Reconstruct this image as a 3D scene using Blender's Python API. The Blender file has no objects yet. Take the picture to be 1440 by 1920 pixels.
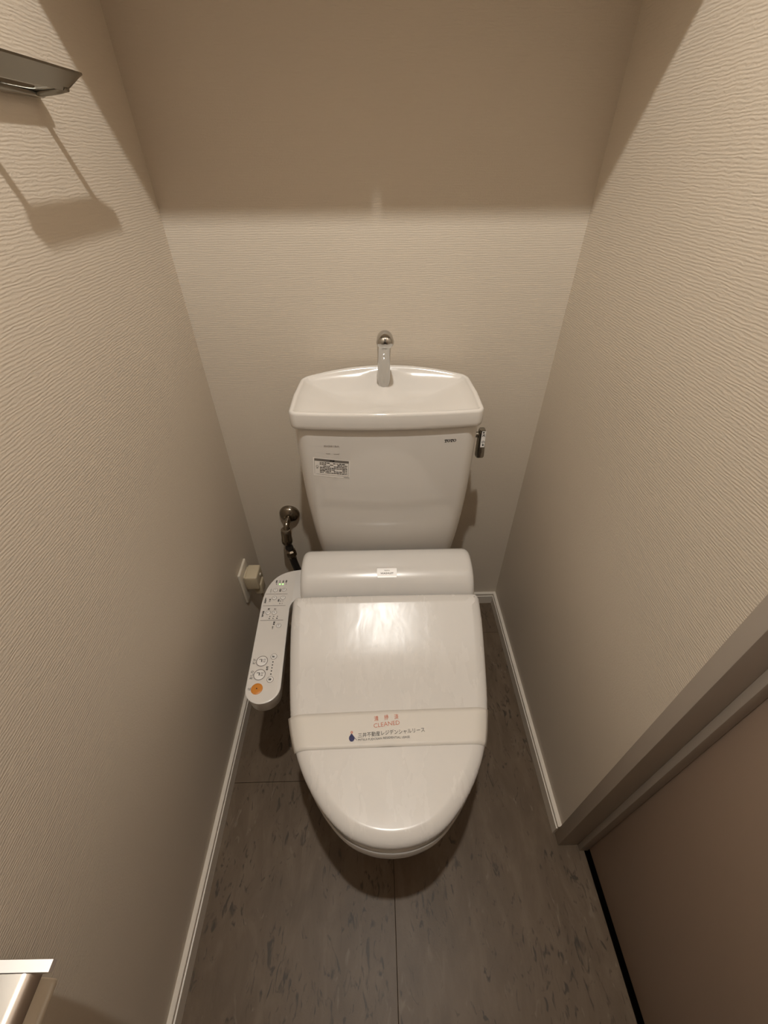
import bpy, bmesh, math, random
from mathutils import Vector, Matrix

random.seed(7)
scene = bpy.context.scene
COL = scene.collection
PI = math.pi

# ------------------------------------------------------------------ camera, world, exposure
# floor z=0, back wall y=0 (the room goes towards -y), room centred on x=0
CAM_LOC = (-0.00681497, -0.98360342, 1.25355708)
FOCAL_PX = 792.104
PITCH, YAW, ROLL = 0.693992615, -0.0162524, -0.00818583
cp, sp = math.cos(PITCH), math.sin(PITCH)
Rz = Matrix.Rotation(YAW, 3, 'Z')
fwd = Rz @ Vector((0, cp, -sp)); up = Rz @ Vector((0, sp, cp)); rt = Rz @ Vector((1, 0, 0))
cr, sr = math.cos(ROLL), math.sin(ROLL)
rt, up = cr * rt + sr * up, -sr * rt + cr * up
cam_data = bpy.data.cameras.new('camera')
cam = bpy.data.objects.new('camera', cam_data)
COL.objects.link(cam)
m3 = Matrix((rt, up, -fwd)).transposed()
cam.matrix_world = Matrix.Translation(CAM_LOC) @ m3.to_4x4()
cam_data.sensor_fit = 'VERTICAL'
cam_data.sensor_height = 36.0
cam_data.lens = FOCAL_PX / 1920.0 * 36.0
cam_data.clip_start = 0.01
scene.camera = cam

world = bpy.data.worlds.new('world')
scene.world = world
world.use_nodes = True
world.node_tree.nodes['Background'].inputs[0].default_value = (0.02, 0.018, 0.015, 1)
world.node_tree.nodes['Background'].inputs[1].default_value = 1.0

LAMP = (0.0, -0.815, 2.225)          # the ceiling downlight
LAMP_W = 48.5
LAMP_COL = (1.0, 0.97, 0.91)
scene.view_settings.view_transform = 'Standard'
scene.view_settings.look = 'None'
scene.view_settings.exposure = 0.0
scene.view_settings.gamma = 1.0
scene.view_settings.use_curve_mapping = False
scene.cycles.diffuse_bounces = 8
scene.cycles.max_bounces = 14

# ------------------------------------------------------------------ materials
MAT = {}

def mat(name, base, rough=0.5, metal=0.0, spec=0.5, coat=0.0, emit=None, estr=0.0):
    m = bpy.data.materials.new(name)
    m.use_nodes = True
    b = m.node_tree.nodes['Principled BSDF']
    b.inputs['Base Color'].default_value = (*base, 1)
    b.inputs['Roughness'].default_value = rough
    b.inputs['Metallic'].default_value = metal
    b.inputs['Specular IOR Level'].default_value = spec
    b.inputs['Coat Weight'].default_value = coat
    b.inputs['Coat Roughness'].default_value = 0.06
    if emit:
        b.inputs['Emission Color'].default_value = (*emit, 1)
        b.inputs['Emission Strength'].default_value = estr
    MAT[name] = m
    return m

def nd(m, t, **kw):
    n = m.node_tree.nodes.new(t)
    for k, v in kw.items():
        setattr(n, k, v)
    return n

def lk(m, a, b):
    m.node_tree.links.new(a, b)

def coords(m, scale, rot=(0, 0, 0)):
    tc = nd(m, 'ShaderNodeTexCoord')
    mp = nd(m, 'ShaderNodeMapping')
    mp.inputs['Scale'].default_value = scale
    mp.inputs['Rotation'].default_value = rot
    lk(m, tc.outputs['Object'], mp.inputs['Vector'])
    return mp.outputs['Vector']

def noise(m, vec, scale=1.0, detail=2.0, rough=0.5, dist=0.0):
    n = nd(m, 'ShaderNodeTexNoise')
    n.inputs['Scale'].default_value = scale
    n.inputs['Detail'].default_value = detail
    n.inputs['Roughness'].default_value = rough
    n.inputs['Distortion'].default_value = dist
    lk(m, vec, n.inputs['Vector'])
    return n.outputs['Fac']

def ramp(m, fac, stops):
    r = nd(m, 'ShaderNodeValToRGB')
    e = r.color_ramp.elements
    while len(e) < len(stops):
        e.new(0.5)
    for el, (p, c) in zip(e, stops):
        el.position = p
        el.color = (*c, 1) if len(c) == 3 else c
    lk(m, fac, r.inputs['Fac'])
    return r.outputs['Color']

def bump(m, height, strength, dist, prev=None):
    b = nd(m, 'ShaderNodeBump')
    b.inputs['Strength'].default_value = strength
    b.inputs['Distance'].default_value = dist
    lk(m, height, b.inputs['Height'])
    if prev is not None:
        lk(m, prev, b.inputs['Normal'])
    return b.outputs['Normal']

def bsdf(m):
    return m.node_tree.nodes['Principled BSDF']

# wallpaper: cream vinyl paper with fine broken horizontal ribs
m = mat('wallpaper', (0.52, 0.46, 0.395), 0.50, spec=0.35)
sep = nd(m, 'ShaderNodeSeparateXYZ')
lk(m, nd(m, 'ShaderNodeTexCoord').outputs['Object'], sep.inputs[0])
v1 = coords(m, (34, 34, 110))
ph_ = noise(m, v1, 1.0, 2.0, 0.5)                      # wanders the ribs up and down
v2 = coords(m, (75, 75, 210))
am_ = noise(m, v2, 1.0, 2.0, 0.55)                     # breaks them into short lengths
def mth(op, a, b):
    n = nd(m, 'ShaderNodeMath', operation=op)
    for k, q in enumerate((a, b)):
        if q is None: continue
        if isinstance(q, (int, float)): n.inputs[k].default_value = q
        else: lk(m, q, n.inputs[k])
    return n.outputs[0]
arg = mth('ADD', mth('MULTIPLY', sep.outputs[2], 2*PI/0.0040), mth('MULTIPLY', ph_, 10.0))
rib = mth('MULTIPLY', mth('SINE', arg, None), mth('MULTIPLY', mth('SUBTRACT', am_, 0.22), 1.5))
v3 = coords(m, (330, 330, 560))
f2 = noise(m, v3, 1.0, 2.0, 0.5)
hgt = mth('ADD', rib, mth('MULTIPLY', f2, 1.6))
n2 = bump(m, hgt, 0.34, 0.00060)
lk(m, n2, bsdf(m).inputs['Normal'])
vc = coords(m, (3, 3, 3))
fc = noise(m, vc, 1.0, 2.0)
cc = ramp(m, fc, [(0.3, (0.59, 0.520, 0.432)), (0.7, (0.61, 0.540, 0.450))])
lk(m, cc, bsdf(m).inputs['Base Color'])

# floor vinyl tile: brown grey stone look with darker chips and streaks
m = mat('floor_vinyl', (0.13, 0.11, 0.09), 0.42, spec=0.25)
va = coords(m, (26, 9, 20))
fa = noise(m, va, 1.0, 4.0, 0.6, 0.6)
ca = ramp(m, fa, [(0.30, (0.112, 0.080, 0.053)), (0.50, (0.132, 0.095, 0.064)), (0.72, (0.162, 0.120, 0.083))])
vb = coords(m, (70, 26, 40))
fb = noise(m, vb, 1.0, 2.0, 0.5, 1.6)
vd = coords(m, (9, 7, 9))
fd = noise(m, vd, 1.0, 2.0)
mul = nd(m, 'ShaderNodeMath', operation='MULTIPLY')
gate = nd(m, 'ShaderNodeMath', operation='MULTIPLY_ADD')
lk(m, fd, gate.inputs[0]); gate.inputs[1].default_value = 0.7; gate.inputs[2].default_value = 0.65
lk(m, fb, mul.inputs[0]); lk(m, gate.outputs[0], mul.inputs[1])
chip = ramp(m, mul.outputs[0], [(0.60, (0, 0, 0)), (0.74, (0.9, 0.9, 0.9))])
mx = nd(m, 'ShaderNodeMix', data_type='RGBA')
lk(m, chip, mx.inputs[0]); lk(m, ca, mx.inputs[6])
mx.inputs[7].default_value = (0.052, 0.040, 0.030, 1)
ve = coords(m, (50, 20, 40), (0, 0, 0.3))
fe = noise(m, ve, 1.0, 2.0, 0.5, 1.2)
lite = ramp(m, fe, [(0.66, (0, 0, 0)), (0.76, (0.55, 0.55, 0.55))])
mx2 = nd(m, 'ShaderNodeMix', data_type='RGBA')
lk(m, lite, mx2.inputs[0]); lk(m, mx.outputs[2], mx2.inputs[6])
mx2.inputs[7].default_value = (0.21, 0.165, 0.12, 1)
lk(m, mx2.outputs[2], bsdf(m).inputs['Base Color'])
vf = coords(m, (300, 300, 300))
ff = noise(m, vf, 1.0, 2.0)
lk(m, bump(m, ff, 0.12, 0.0008), bsdf(m).inputs['Normal'])

mat('seam_dark_gap_shade', (0.008, 0.006, 0.005), 0.9, spec=0.1)
mat('painted_trim', (0.70, 0.64, 0.56), 0.4)
mat('front_wall_dark', (0.10, 0.085, 0.07), 0.7)  # unseen wall, dark tone made up to cut the bounced light
mat('frame_vinyl', (0.40, 0.35, 0.30), 0.5, spec=0.4)
m = mat('door_vinyl', (0.36, 0.272, 0.212), 0.45, spec=0.4)
vg = coords(m, (400, 400, 400))
lk(m, bump(m, noise(m, vg, 1.0, 2.0), 0.1, 0.0006), bsdf(m).inputs['Normal'])
mat('ceiling_paper', (0.80, 0.75, 0.68), 0.8)
mat('cupboard_white', (0.80, 0.76, 0.70), 0.4)

mat('porcelain', (0.70, 0.67, 0.63), 0.10, coat=0.4)
mat('plastic_white', (0.655, 0.63, 0.60), 0.22)
mat('plastic_matt', (0.72, 0.70, 0.675), 0.45)
# seat lid: glossy plastic with wiping smears that change its gloss
m = mat('lid_plastic', (0.655, 0.628, 0.597), 0.18)
vs = coords(m, (26, 8, 10), (0, 0, -0.55))
fs = noise(m, vs, 1.0, 4.0, 0.6, 0.2)
rr = ramp(m, fs, [(0.20, (0.19, 0.19, 0.19)), (0.50, (0.26, 0.26, 0.26)), (0.80, (0.36, 0.36, 0.36))])
lk(m, rr, bsdf(m).inputs['Roughness'])
vs2 = coords(m, (24, 15, 20), (0, 0, -0.4))
fs2 = noise(m, vs2, 1.0, 2.0, 0.5, 0.7)
lk(m, bump(m, fs2, 0.10, 0.0035), bsdf(m).inputs['Normal'])
mat('chrome', (0.54, 0.53, 0.51), 0.06, metal=1.0)
mat('chrome_dull', (0.29, 0.28, 0.25), 0.16, metal=1.0)
mat('chrome_soft', (0.50, 0.47, 0.43), 0.22, metal=1.0)
mat('chrome_brushed', (0.85, 0.83, 0.82), 0.42, metal=1.0)
mat('hose_rubber', (0.024, 0.020, 0.017), 0.25)
mat('valve_metal', (0.30, 0.26, 0.21), 0.16, metal=1.0)
mat('print_black', (0.012, 0.011, 0.012), 0.6)
mat('print_grey', (0.16, 0.14, 0.13), 0.6)
mat('print_pale', (0.36, 0.32, 0.29), 0.6)
mat('print_red', (0.55, 0.20, 0.13), 0.6)
mat('print_navy', (0.012, 0.012, 0.085), 0.5)
mat('label_white', (0.82, 0.79, 0.75), 0.45)
mat('label_plate', (0.90, 0.88, 0.86), 0.3)
mat('label_grey', (0.16, 0.145, 0.13), 0.5)
mat('orange_button', (0.56, 0.21, 0.028), 0.4)
mat('panel_face', (0.62, 0.59, 0.555), 0.5)
mat('led_green', (0.35, 0.9, 0.25), 0.4, emit=(0.45, 1.0, 0.28), estr=1.1)
mat('outlet_plastic', (0.66, 0.60, 0.50), 0.4)
mat('plug_beige', (0.52, 0.44, 0.31), 0.45)
mat('paper_roll', (0.78, 0.70, 0.58), 0.9)
mat('lamp_lens', (0.9, 0.87, 0.8), 0.4, emit=(1, 0.86, 0.66), estr=6.0)
mat('lamp_trim', (0.8, 0.78, 0.74), 0.4)
# thin translucent paper of the band
m = mat('band_paper', (0.67, 0.63, 0.575), 0.5)
bsdf(m).inputs['Transmission Weight'].default_value = 0.0
vp = coords(m, (60, 60, 60))
lk(m, bump(m, noise(m, vp, 1.0, 3.0), 0.15, 0.001), bsdf(m).inputs['Normal'])

# ------------------------------------------------------------------ helpers
def tag(o, label=None, cat=None, group=None, kind=None):
    if label: o['label'] = label
    if cat: o['category'] = cat
    if group: o['group'] = group
    if kind: o['kind'] = kind
    return o

def empty(name, loc, label, cat):
    o = bpy.data.objects.new(name, None)
    COL.objects.link(o)
    o.location = loc
    o.empty_display_size = 0.05
    bpy.context.view_layer.update()
    return tag(o, label, cat)

def root_loc(o):
    v = Vector((0, 0, 0))
    while o is not None:
        v += o.location
        o = o.parent
    return v

def mesh_obj(name, verts, faces, material, parent=None, smooth=True, angle=35):
    """verts are in world coordinates; the object gets its parent's origin"""
    org = root_loc(parent) if parent is not None else Vector((0, 0, 0))
    me = bpy.data.meshes.new(name)
    me.from_pydata([tuple(Vector(v) - org) for v in verts], [], faces)
    bm = bmesh.new(); bm.from_mesh(me)
    bmesh.ops.recalc_face_normals(bm, faces=bm.faces)
    if smooth:
        for f in bm.faces: f.smooth = True
        for e in bm.edges:
            if len(e.link_faces) == 2:
                if e.calc_face_angle(0) > math.radians(angle): e.smooth = False
    bm.to_mesh(me); bm.free()
    me.materials.append(MAT[material])
    o = bpy.data.objects.new(name, me)
    COL.objects.link(o)
    if parent is not None: o.parent = parent
    return o

class MB:
    def __init__(s): s.v = []; s.f = []
    def add(s, verts, faces):
        k = len(s.v); s.v += [tuple(v) for v in verts]; s.f += [tuple(i + k for i in f) for f in faces]
        return s
    def box(s, a, b):
        x0, y0, z0 = a; x1, y1, z1 = b
        return s.add([(x0,y0,z0),(x1,y0,z0),(x1,y1,z0),(x0,y1,z0),(x0,y0,z1),(x1,y0,z1),(x1,y1,z1),(x0,y1,z1)],
                     [(0,3,2,1),(4,5,6,7),(0,1,5,4),(1,2,6,5),(2,3,7,6),(3,0,4,7)])
    def bevbox(s, a, b, r, n=3):
        """box with rounded edges"""
        bm = bmesh.new()
        bmesh.ops.create_cube(bm, size=1.0)
        c = [(a[i]+b[i])/2 for i in range(3)]; d = [abs(b[i]-a[i]) for i in range(3)]
        for v in bm.verts: v.co = Vector((c[0]+v.co.x*d[0], c[1]+v.co.y*d[1], c[2]+v.co.z*d[2]))
        bmesh.ops.bevel(bm, geom=list(bm.edges), offset=r, segments=n, profile=0.5, affect='EDGES')
        bm.verts.ensure_lookup_table()
        s.add([v.co[:] for v in bm.verts], [[v.index for v in f.verts] for f in bm.faces])
        bm.free()
        return s
    def loft(s, rings, cap0=True, cap1=True, closed=True):
        n = len(rings[0]); k = len(s.v)
        for r in rings: s.v += [tuple(p) for p in r]
        for i in range(len(rings) - 1):
            for j in range(n if closed else n - 1):
                a = k+i*n+j; b = k+i*n+(j+1) % n
                s.f.append((a, b, b+n, a+n))
        if cap0: s.f.append(tuple(range(k+n-1, k-1, -1)))
        if cap1: s.f.append(tuple(range(k+(len(rings)-1)*n, k+len(rings)*n)))
        return s
    def tube(s, path, radii, n=20, sx=1.0, caps=True, ends_round=False):
        """round tube along a path of points; radii per point"""
        pts = [Vector(p) for p in path]; rings = []
        ref = None
        for i, p in enumerate(pts):
            t = (pts[min(i+1, len(pts)-1)] - pts[max(i-1, 0)]).normalized()
            if ref is None:
                ref = Vector((1, 0, 0)) if abs(t.x) < 0.9 else Vector((0, 1, 0))
            u = (ref - t * ref.dot(t)).normalized(); w = t.cross(u); ref = u
            r = radii[i] if isinstance(radii, (list, tuple)) else radii
            rings.append([p + (u*math.cos(2*PI*j/n)*sx + w*math.sin(2*PI*j/n)) * r for j in range(n)])
        return s.loft(rings, caps, caps)
    def disc(s, c, axis, r, h, n=28, r2=None, bev=0.0):
        """cylinder / cone frustum from c along axis with height h"""
        c = Vector(c); a = Vector(axis).normalized()
        u = a.orthogonal().normalized(); w = a.cross(u)
        r2 = r if r2 is None else r2
        prof = [(0, r), (h, r2)]
        if bev: prof = [(0, r), (h-bev, r2), (h-bev*0.3, r2-bev*0.3), (h, r2-bev)]
        return s.loft([[c + a*z + (u*math.cos(2*PI*j/n)+w*math.sin(2*PI*j/n))*q for j in range(n)] for z, q in prof])
    def lathe(s, c, axis, prof, n=32):
        c = Vector(c); a = Vector(axis).normalized()
        u = a.orthogonal().normalized(); w = a.cross(u)
        return s.loft([[c + a*z + (u*math.cos(2*PI*j/n)+w*math.sin(2*PI*j/n))*max(q, 1e-5) for j in range(n)] for q, z in prof])
    def build(s, name, material, parent=None, smooth=True, angle=35):
        return mesh_obj(name, s.v, s.f, material, parent, smooth, angle)

def catmull(pts, sub=8):
    P = [Vector(p) for p in pts]; out = []
    for i in range(len(P)-1):
        p0 = P[max(i-1, 0)]; p1 = P[i]; p2 = P[i+1]; p3 = P[min(i+2, len(P)-1)]
        for k in range(sub):
            t = k/sub
            out.append(0.5*((2*p1)+(p2-p0)*t+(2*p0-5*p1+4*p2-p3)*t*t+(3*p1-p0-3*p2+p3)*t**3))
    out.append(P[-1]); return out

def lerp_tab(tab, x):
    """tab: sorted [(x, y)]"""
    if x <= tab[0][0]: return tab[0][1]
    for (a, b), (c, d) in zip(tab, tab[1:]):
        if x <= c: return b + (d-b)*(x-a)/(c-a)
    return tab[-1][1]

def smooth_tab(tab, x):
    """cubic (Catmull-Rom / monotone enough) interpolation of a table"""
    xs = [t[0] for t in tab]; ys = [t[1] for t in tab]; n = len(xs)
    if x <= xs[0]: return ys[0]
    if x >= xs[-1]: return ys[-1]
    i = 0
    while xs[i+1] < x: i += 1
    def sl(k):
        a = max(k-1, 0); b = min(k+1, n-1)
        return (ys[b]-ys[a])/(xs[b]-xs[a])
    h = xs[i+1]-xs[i]; t = (x-xs[i])/h
    return ((2*t**3-3*t*t+1)*ys[i] + (t**3-2*t*t+t)*h*sl(i) + (-2*t**3+3*t*t)*ys[i+1] + (t**3-t*t)*h*sl(i+1))

def rrect(cx, cy, hw, hd, r, n=8, m=10):
    """rounded rectangle, counter-clockwise from the +x side; n points per corner, m per side"""
    pts = []
    corners = [(cx+hw-r, cy+hd-r, 0), (cx-hw+r, cy+hd-r, 90), (cx-hw+r, cy-hd+r, 180), (cx+hw-r, cy-hd+r, 270)]
    arcs = [[(x+r*math.cos(math.radians(a+90*i/n)), y+r*math.sin(math.radians(a+90*i/n))) for i in range(n+1)] for x, y, a in corners]
    for k in range(4):
        pts += arcs[k]
        a = arcs[k][-1]; b = arcs[(k+1) % 4][0]
        for i in range(1, m): pts.append((a[0]+(b[0]-a[0])*i/m, a[1]+(b[1]-a[1])*i/m))
    return pts

# ---- lettering: glyph outlines as thin mesh laid on a surface by a mapping (u, v) -> point, with u along the line, v up
def text_parts(s, size, align='CENTER', bold=0.0, space=1.0):
    cu = bpy.data.curves.new('lettering', 'FONT')
    cu.body = s; cu.size = size; cu.align_x = align; cu.align_y = 'CENTER'
    cu.offset = bold; cu.space_character = space
    cu.resolution_u = 2
    o = bpy.data.objects.new('lettering', cu)
    COL.objects.link(o)
    dg = bpy.context.evaluated_depsgraph_get()
    me = bpy.data.meshes.new_from_object(o.evaluated_get(dg))
    vs = [v.co.copy() for v in me.vertices]; fs = [tuple(p.vertices) for p in me.polygons]
    bpy.data.objects.remove(o); bpy.data.curves.remove(cu); bpy.data.meshes.remove(me)
    return vs, fs

def add_text(mb, s, size, fn, u=0, v=0, rot=0.0, align='CENTER', bold=0.0, space=1.0, width=None, height=None):
    vs, fs = text_parts(s, size, align, bold, space)
    if not vs: return mb
    x0 = min(p.x for p in vs); x1 = max(p.x for p in vs); y0 = min(p.y for p in vs); y1 = max(p.y for p in vs)
    kx = width/(x1-x0) if width else 1.0
    ky = height/(y1-y0) if height else (kx if width else 1.0)
    cx = (x0+x1)/2; cy = (y0+y1)/2
    c, sn = math.cos(rot), math.sin(rot)
    out = []
    for p in vs:
        a = (p.x-cx)*kx if align == 'CENTER' else (p.x-x0)*kx
        b = (p.y-cy)*ky
        out.append(fn(u+a*c-b*sn, v+a*sn+b*c))
    mb.add(out, fs)
    return mb

def add_poly(mb, pts, fn):
    mb.add([fn(*p) for p in pts], [tuple(range(len(pts)))])
    return mb

def add_rect(mb, u0, v0, u1, v1, fn):
    return add_poly(mb, [(u0, v0), (u1, v0), (u1, v1), (u0, v1)], fn)

def add_ring(mb, u, v, r0, r1, fn, n=28):
    vs = []
    for j in range(n):
        a = 2*PI*j/n
        vs += [fn(u+r0*math.cos(a), v+r0*math.sin(a)), fn(u+r1*math.cos(a), v+r1*math.sin(a))]
    mb.add(vs, [(2*j, 2*j+1, (2*j+3) % (2*n), (2*j+2) % (2*n)) for j in range(n)])
    return mb

def add_dot(mb, u, v, r, fn, n=16, rv=None):
    rv = rv or r
    return add_poly(mb, [(u+r*math.cos(2*PI*j/n), v+rv*math.sin(2*PI*j/n)) for j in range(n)], fn)

# ------------------------------------------------------------------ the room
W = 0.41                     # half width
YF = -1.60                   # front wall
H = 2.25                     # ceiling
def st(o): return tag(o, kind='structure')

fl = st(MB().box((-W-0.06, YF-0.06, -0.06), (W+0.0525, 0.06, -0.002)).build('floor', 'seam_dark_gap_shade', smooth=False))
# vinyl tiles, staggered in two columns, with hairline joints
JX, JL = 0.0128, -0.5775
def tile(x0, x1, y0, y1):
    g = 0.0004
    vs = MB().bevbox((x0+g, y0+g, -0.0035), (x1-g, y1-g, 0.0), 0.0005, 1)
    return vs.build('floor_tile', 'floor_vinyl', fl, smooth=False)
XR = W + 0.053               # the floor runs through the doorway to the door leaf
tile(JX-0.457, JX, JL, 0.0); tile(JX-0.457, JX, JL-0.914, JL); tile(JX-0.457, JX, YF, JL-0.914)
tile(JX, XR, -0.136, 0.0); tile(JX, XR, -1.05, -0.136); tile(JX, XR, YF, -1.05)

T = 0.06
st(MB().box((-W-T, 0, 0), (W+T, T, H)).build('wall_back', 'wallpaper', smooth=False))
st(MB().box((-W-T, YF, 0), (-W, 0, H)).build('wall_left', 'wallpaper', smooth=False))
# right wall with the door opening
DY0, DY1, DZ = -0.703, -1.515, 2.03
wr = MB()
wr.box((W, DY0, 0), (W+0.12, 0, H)); wr.box((W, YF, 0), (W+0.12, DY1, H)); wr.box((W, DY1, DZ), (W+0.12, DY0, H))
st(wr.build('wall_right', 'wallpaper', smooth=False))
st(MB().box((-W-T, YF-T, 0), (W+0.12, YF, H)).build('wall_front', 'front_wall_dark', smooth=False))
# ceiling with the hole of the downlight
def ceiling():
    mb = MB(); n = 40; R = 0.05
    cx, cy = LAMP[0], LAMP[1]
    x0, x1, y0, y1 = -W-T, W+0.12, YF-T, T
    for zz in (H, H+0.08):
        inner = [(cx+R*math.cos(2*PI*j/n), cy+R*math.sin(2*PI*j/n), zz) for j in range(n)]
        outer = []
        for j in range(n):
            a = 2*PI*j/n; c, s_ = math.cos(a), math.sin(a)
            t = min(((x1-cx) if c > 0 else (x0-cx))/c if abs(c) > 1e-6 else 9, ((y1-cy) if s_ > 0 else (y0-cy))/s_ if abs(s_) > 1e-6 else 9)
            outer.append((cx+c*t, cy+s_*t, zz))
        # corner fill: move the nearest outer points into the corners
        for (qx, qy) in ((x0, y0), (x0, y1), (x1, y0), (x1, y1)):
            k = min(range(n), key=lambda j: (outer[j][0]-qx)**2+(outer[j][1]-qy)**2)
            outer[k] = (qx, qy, zz)
        mb.add(inner+outer, [(j, (j+1) % n, n+(j+1) % n, n+j) for j in range(n)])
    return mb
st(ceiling().build('ceiling', 'ceiling_paper', smooth=False))

# baseboards: a ledge on top, a groove, then the face
def baseboard(name, p0, p1, nx, ny, mitre0=0, mitre1=0):
    prof = [(0, 0), (0, 0.050), (0.0085, 0.050), (0.0095, 0.049), (0.0095, 0.0435), (0.0080, 0.0425), (0.0080, 0.0385), (0.0112, 0.0375), (0.0112, 0.0)]
    dx, dy = p1[0]-p0[0], p1[1]-p0[1]; L = math.hypot(dx, dy); dx /= L; dy /= L
    rings = []
    for (px, py), mt in ((p0, mitre0), (p1, mitre1)):
        sgn = 1 if (px, py) == p0 else -1
        rings.append([(px+nx*d+dx*mt*d*sgn, py+ny*d+dy*mt*d*sgn, z) for d, z in prof])
    return st(MB().loft(rings).build(name, 'painted_trim', smooth=False))
baseboard('baseboard_left', (-W, YF), (-W, 0), 1, 0, 0, 1)
baseboard('baseboard_back', (-W, 0), (W, 0), 0, -1, 1, 1)
baseboard('baseboard_right', (W, 0), (W, DY0), -1, 0, 1, 0)

# door frame: casing strip, jamb, stop; then the leaf
JY = DY0 - 0.0245            # face of the jamb
STX = W + 0.040              # face of the stop
LFX = W + 0.062              # face of the door leaf
fr = MB()
fr.bevbox((W-0.006, JY, 0.0), (W+0.12, DY0, DZ+0.0245), 0.0015, 2)
fr.bevbox((W-0.006, DY1, 0.0), (W+0.12, DY1+0.0245, DZ+0.0245), 0.0015, 2)
fr.bevbox((W-0.006, DY1+0.0245, DZ), (W+0.12, JY, DZ+0.0245), 0.0015, 2)
tr = st(fr.build('trim_1', 'frame_vinyl'))
stp = MB()
stp.bevbox((STX, JY-0.0115, 0.0), (LFX-0.001, JY, DZ), 0.001, 2)
stp.bevbox((STX, DY1+0.0245, 0.0), (LFX-0.001, DY1+0.036, DZ), 0.001, 2)
stp.bevbox((STX, DY1+0.036, DZ-0.0115), (LFX-0.001, JY-0.0115, DZ), 0.001, 2)
stp.build('door_stop', 'frame_vinyl', tr)
dr = st(MB().bevbox((LFX, DY1+0.028, 0.010), (LFX+0.035, JY-0.0035, DZ-0.004), 0.0012, 2).build('door_1', 'door_vinyl'))
hd = MB()
hd.disc((LFX, DY1+0.09, 0.98), (-1, 0, 0), 0.025, 0.008)
hd.tube(catmull([(LFX-0.006, DY1+0.09, 0.98), (LFX-0.036, DY1+0.09, 0.98), (LFX-0.045, DY1+0.102, 0.98), (LFX-0.045, DY1+0.20, 0.98)], 6), 0.008, 14)
hd.build('door_handle', 'chrome_dull', dr)
# near-black slab, its colour stands in for the shade in the gap under the leaf
st(MB().box((XR+0.001, DY1, -0.09), (W+0.3, DY0, -0.06)).build('door_gap_shade', 'seam_dark_gap_shade', smooth=False))

# ------------------------------------------------------------------ ceiling downlight (above the frame)
dl = empty('ceiling_downlight', (LAMP[0], LAMP[1], H), 'round recessed ceiling downlight in front of the wall cupboard', 'lamp')
MB().lathe((LAMP[0], LAMP[1], H), (0, 0, -1), [(0.049, 0.0), (0.060, 0.0), (0.060, 0.004), (0.056, 0.006), (0.049, 0.004), (0.0485, 0.0)], 40).build('trim_ring', 'lamp_trim', dl)
MB().lathe((LAMP[0], LAMP[1], H), (0, 0, 1), [(0.0495, 0.0), (0.046, 0.055), (0.045, 0.056), (0.0485, 0.001)], 40).build('reflector_cup', 'lamp_trim', dl)
MB().lathe((LAMP[0], LAMP[1], H), (0, 0, 1), [(0.0, -0.004), (0.016, 0.000), (0.027, 0.012), (0.030, 0.026), (0.024, 0.044), (0.016, 0.052), (0.0, 0.054)], 32).build('bulb', 'lamp_lens', dl)
ld = bpy.data.lights.new('bulb_light', 'SPOT')
ld.energy = LAMP_W; ld.color = LAMP_COL; ld.spot_size = math.radians(168); ld.spot_blend = 0.25
ld.shadow_soft_size = 0.020
lo = bpy.data.objects.new('bulb_light', ld); COL.objects.link(lo)
lo.parent = dl; lo.location = (0, 0, LAMP[2]-H)

# ------------------------------------------------------------------ wall cupboard above the toilet (above the frame, shades the back wall)
cb = empty('wall_cupboard', (0, 0, 1.558), 'white two-door wall cupboard high above the toilet tank', 'cupboard')
MB().box((-W+0.002, -0.282, 1.558), (W-0.002, -0.002, 2.20)).build('body', 'cupboard_white', cb, smooth=False)
for sgn in (-1, 1):
    x0, x1 = (-W+0.003, -0.0015) if sgn < 0 else (0.0015, W-0.003)
    d = MB().bevbox((x0, -0.300, 1.558), (x1, -0.2825, 2.20), 0.0012, 2).build('door', 'cupboard_white', cb)
    hx = sgn*0.03
    MB().bevbox((hx-0.005, -0.312, 1.61), (hx+0.005, -0.3005, 1.70), 0.002, 2).build('handle', 'chrome_dull', d)

# ------------------------------------------------------------------ toilet
TX = 0.0128                  # centre of the tank
LX = 0.0065                  # centre of seat and lid
toilet = empty('toilet', (LX, -0.40, 0.0), 'white ceramic toilet with hand-wash tank and closed bidet-seat lid', 'toilet')

# outline of lid, seat and rim: half width by y
HWT = [(-0.8105, 0.0), (-0.8096, 0.018), (-0.8055, 0.041), (-0.796, 0.068), (-0.782, 0.0905), (-0.766, 0.1085), (-0.749, 0.1245), (-0.7255, 0.1425),
       (-0.692, 0.1625), (-0.650, 0.1805), (-0.587, 0.1960), (-0.505, 0.2075), (-0.425, 0.2130), (-0.362, 0.2120)]
YREAR = -0.362
def outline(n_side=44, yrear=YREAR, corner=0.012):
    """counter-clockwise plan: right rear -> rear edge -> left side -> tip -> right side"""
    left = [(-smooth_tab(HWT, y), y) for y in [yrear-corner - (yrear-corner+0.750)*i/26 for i in range(27)]]
    # front, sampled by angle around the tip
    hw0 = smooth_tab(HWT, -0.750)
    front = []
    for i in range(1, 19):
        x = -hw0*math.cos(PI/2*i/19)
        lo_, hi_ = -0.8105, -0.750
        for _ in range(40):
            mid = (lo_+hi_)/2
            if smooth_tab(HWT, mid) < abs(x): lo_ = mid
            else: hi_ = mid
        front.append((x, (lo_+hi_)/2))
    half = left + front + [(0.0, -0.8105)]
    hwr = smooth_tab(HWT, yrear)
    cs = [(-hwr+corner*(1-math.cos(math.radians(a))), yrear-corner*(1-math.sin(math.radians(a)))) for a in (75, 55, 35, 15)]
    rear = [(-hwr+corner + (hwr-corner)*i/6, yrear) for i in range(6, 0, -1)]
    h = [(0.0, yrear)] + rear[1:] + [(-hwr+corner, yrear)] + cs + half
    full = h + [(-x, y) for x, y in reversed(h[1:-1])]
    return full
OUT = outline()
CEN = (0.0, -0.545)
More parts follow.
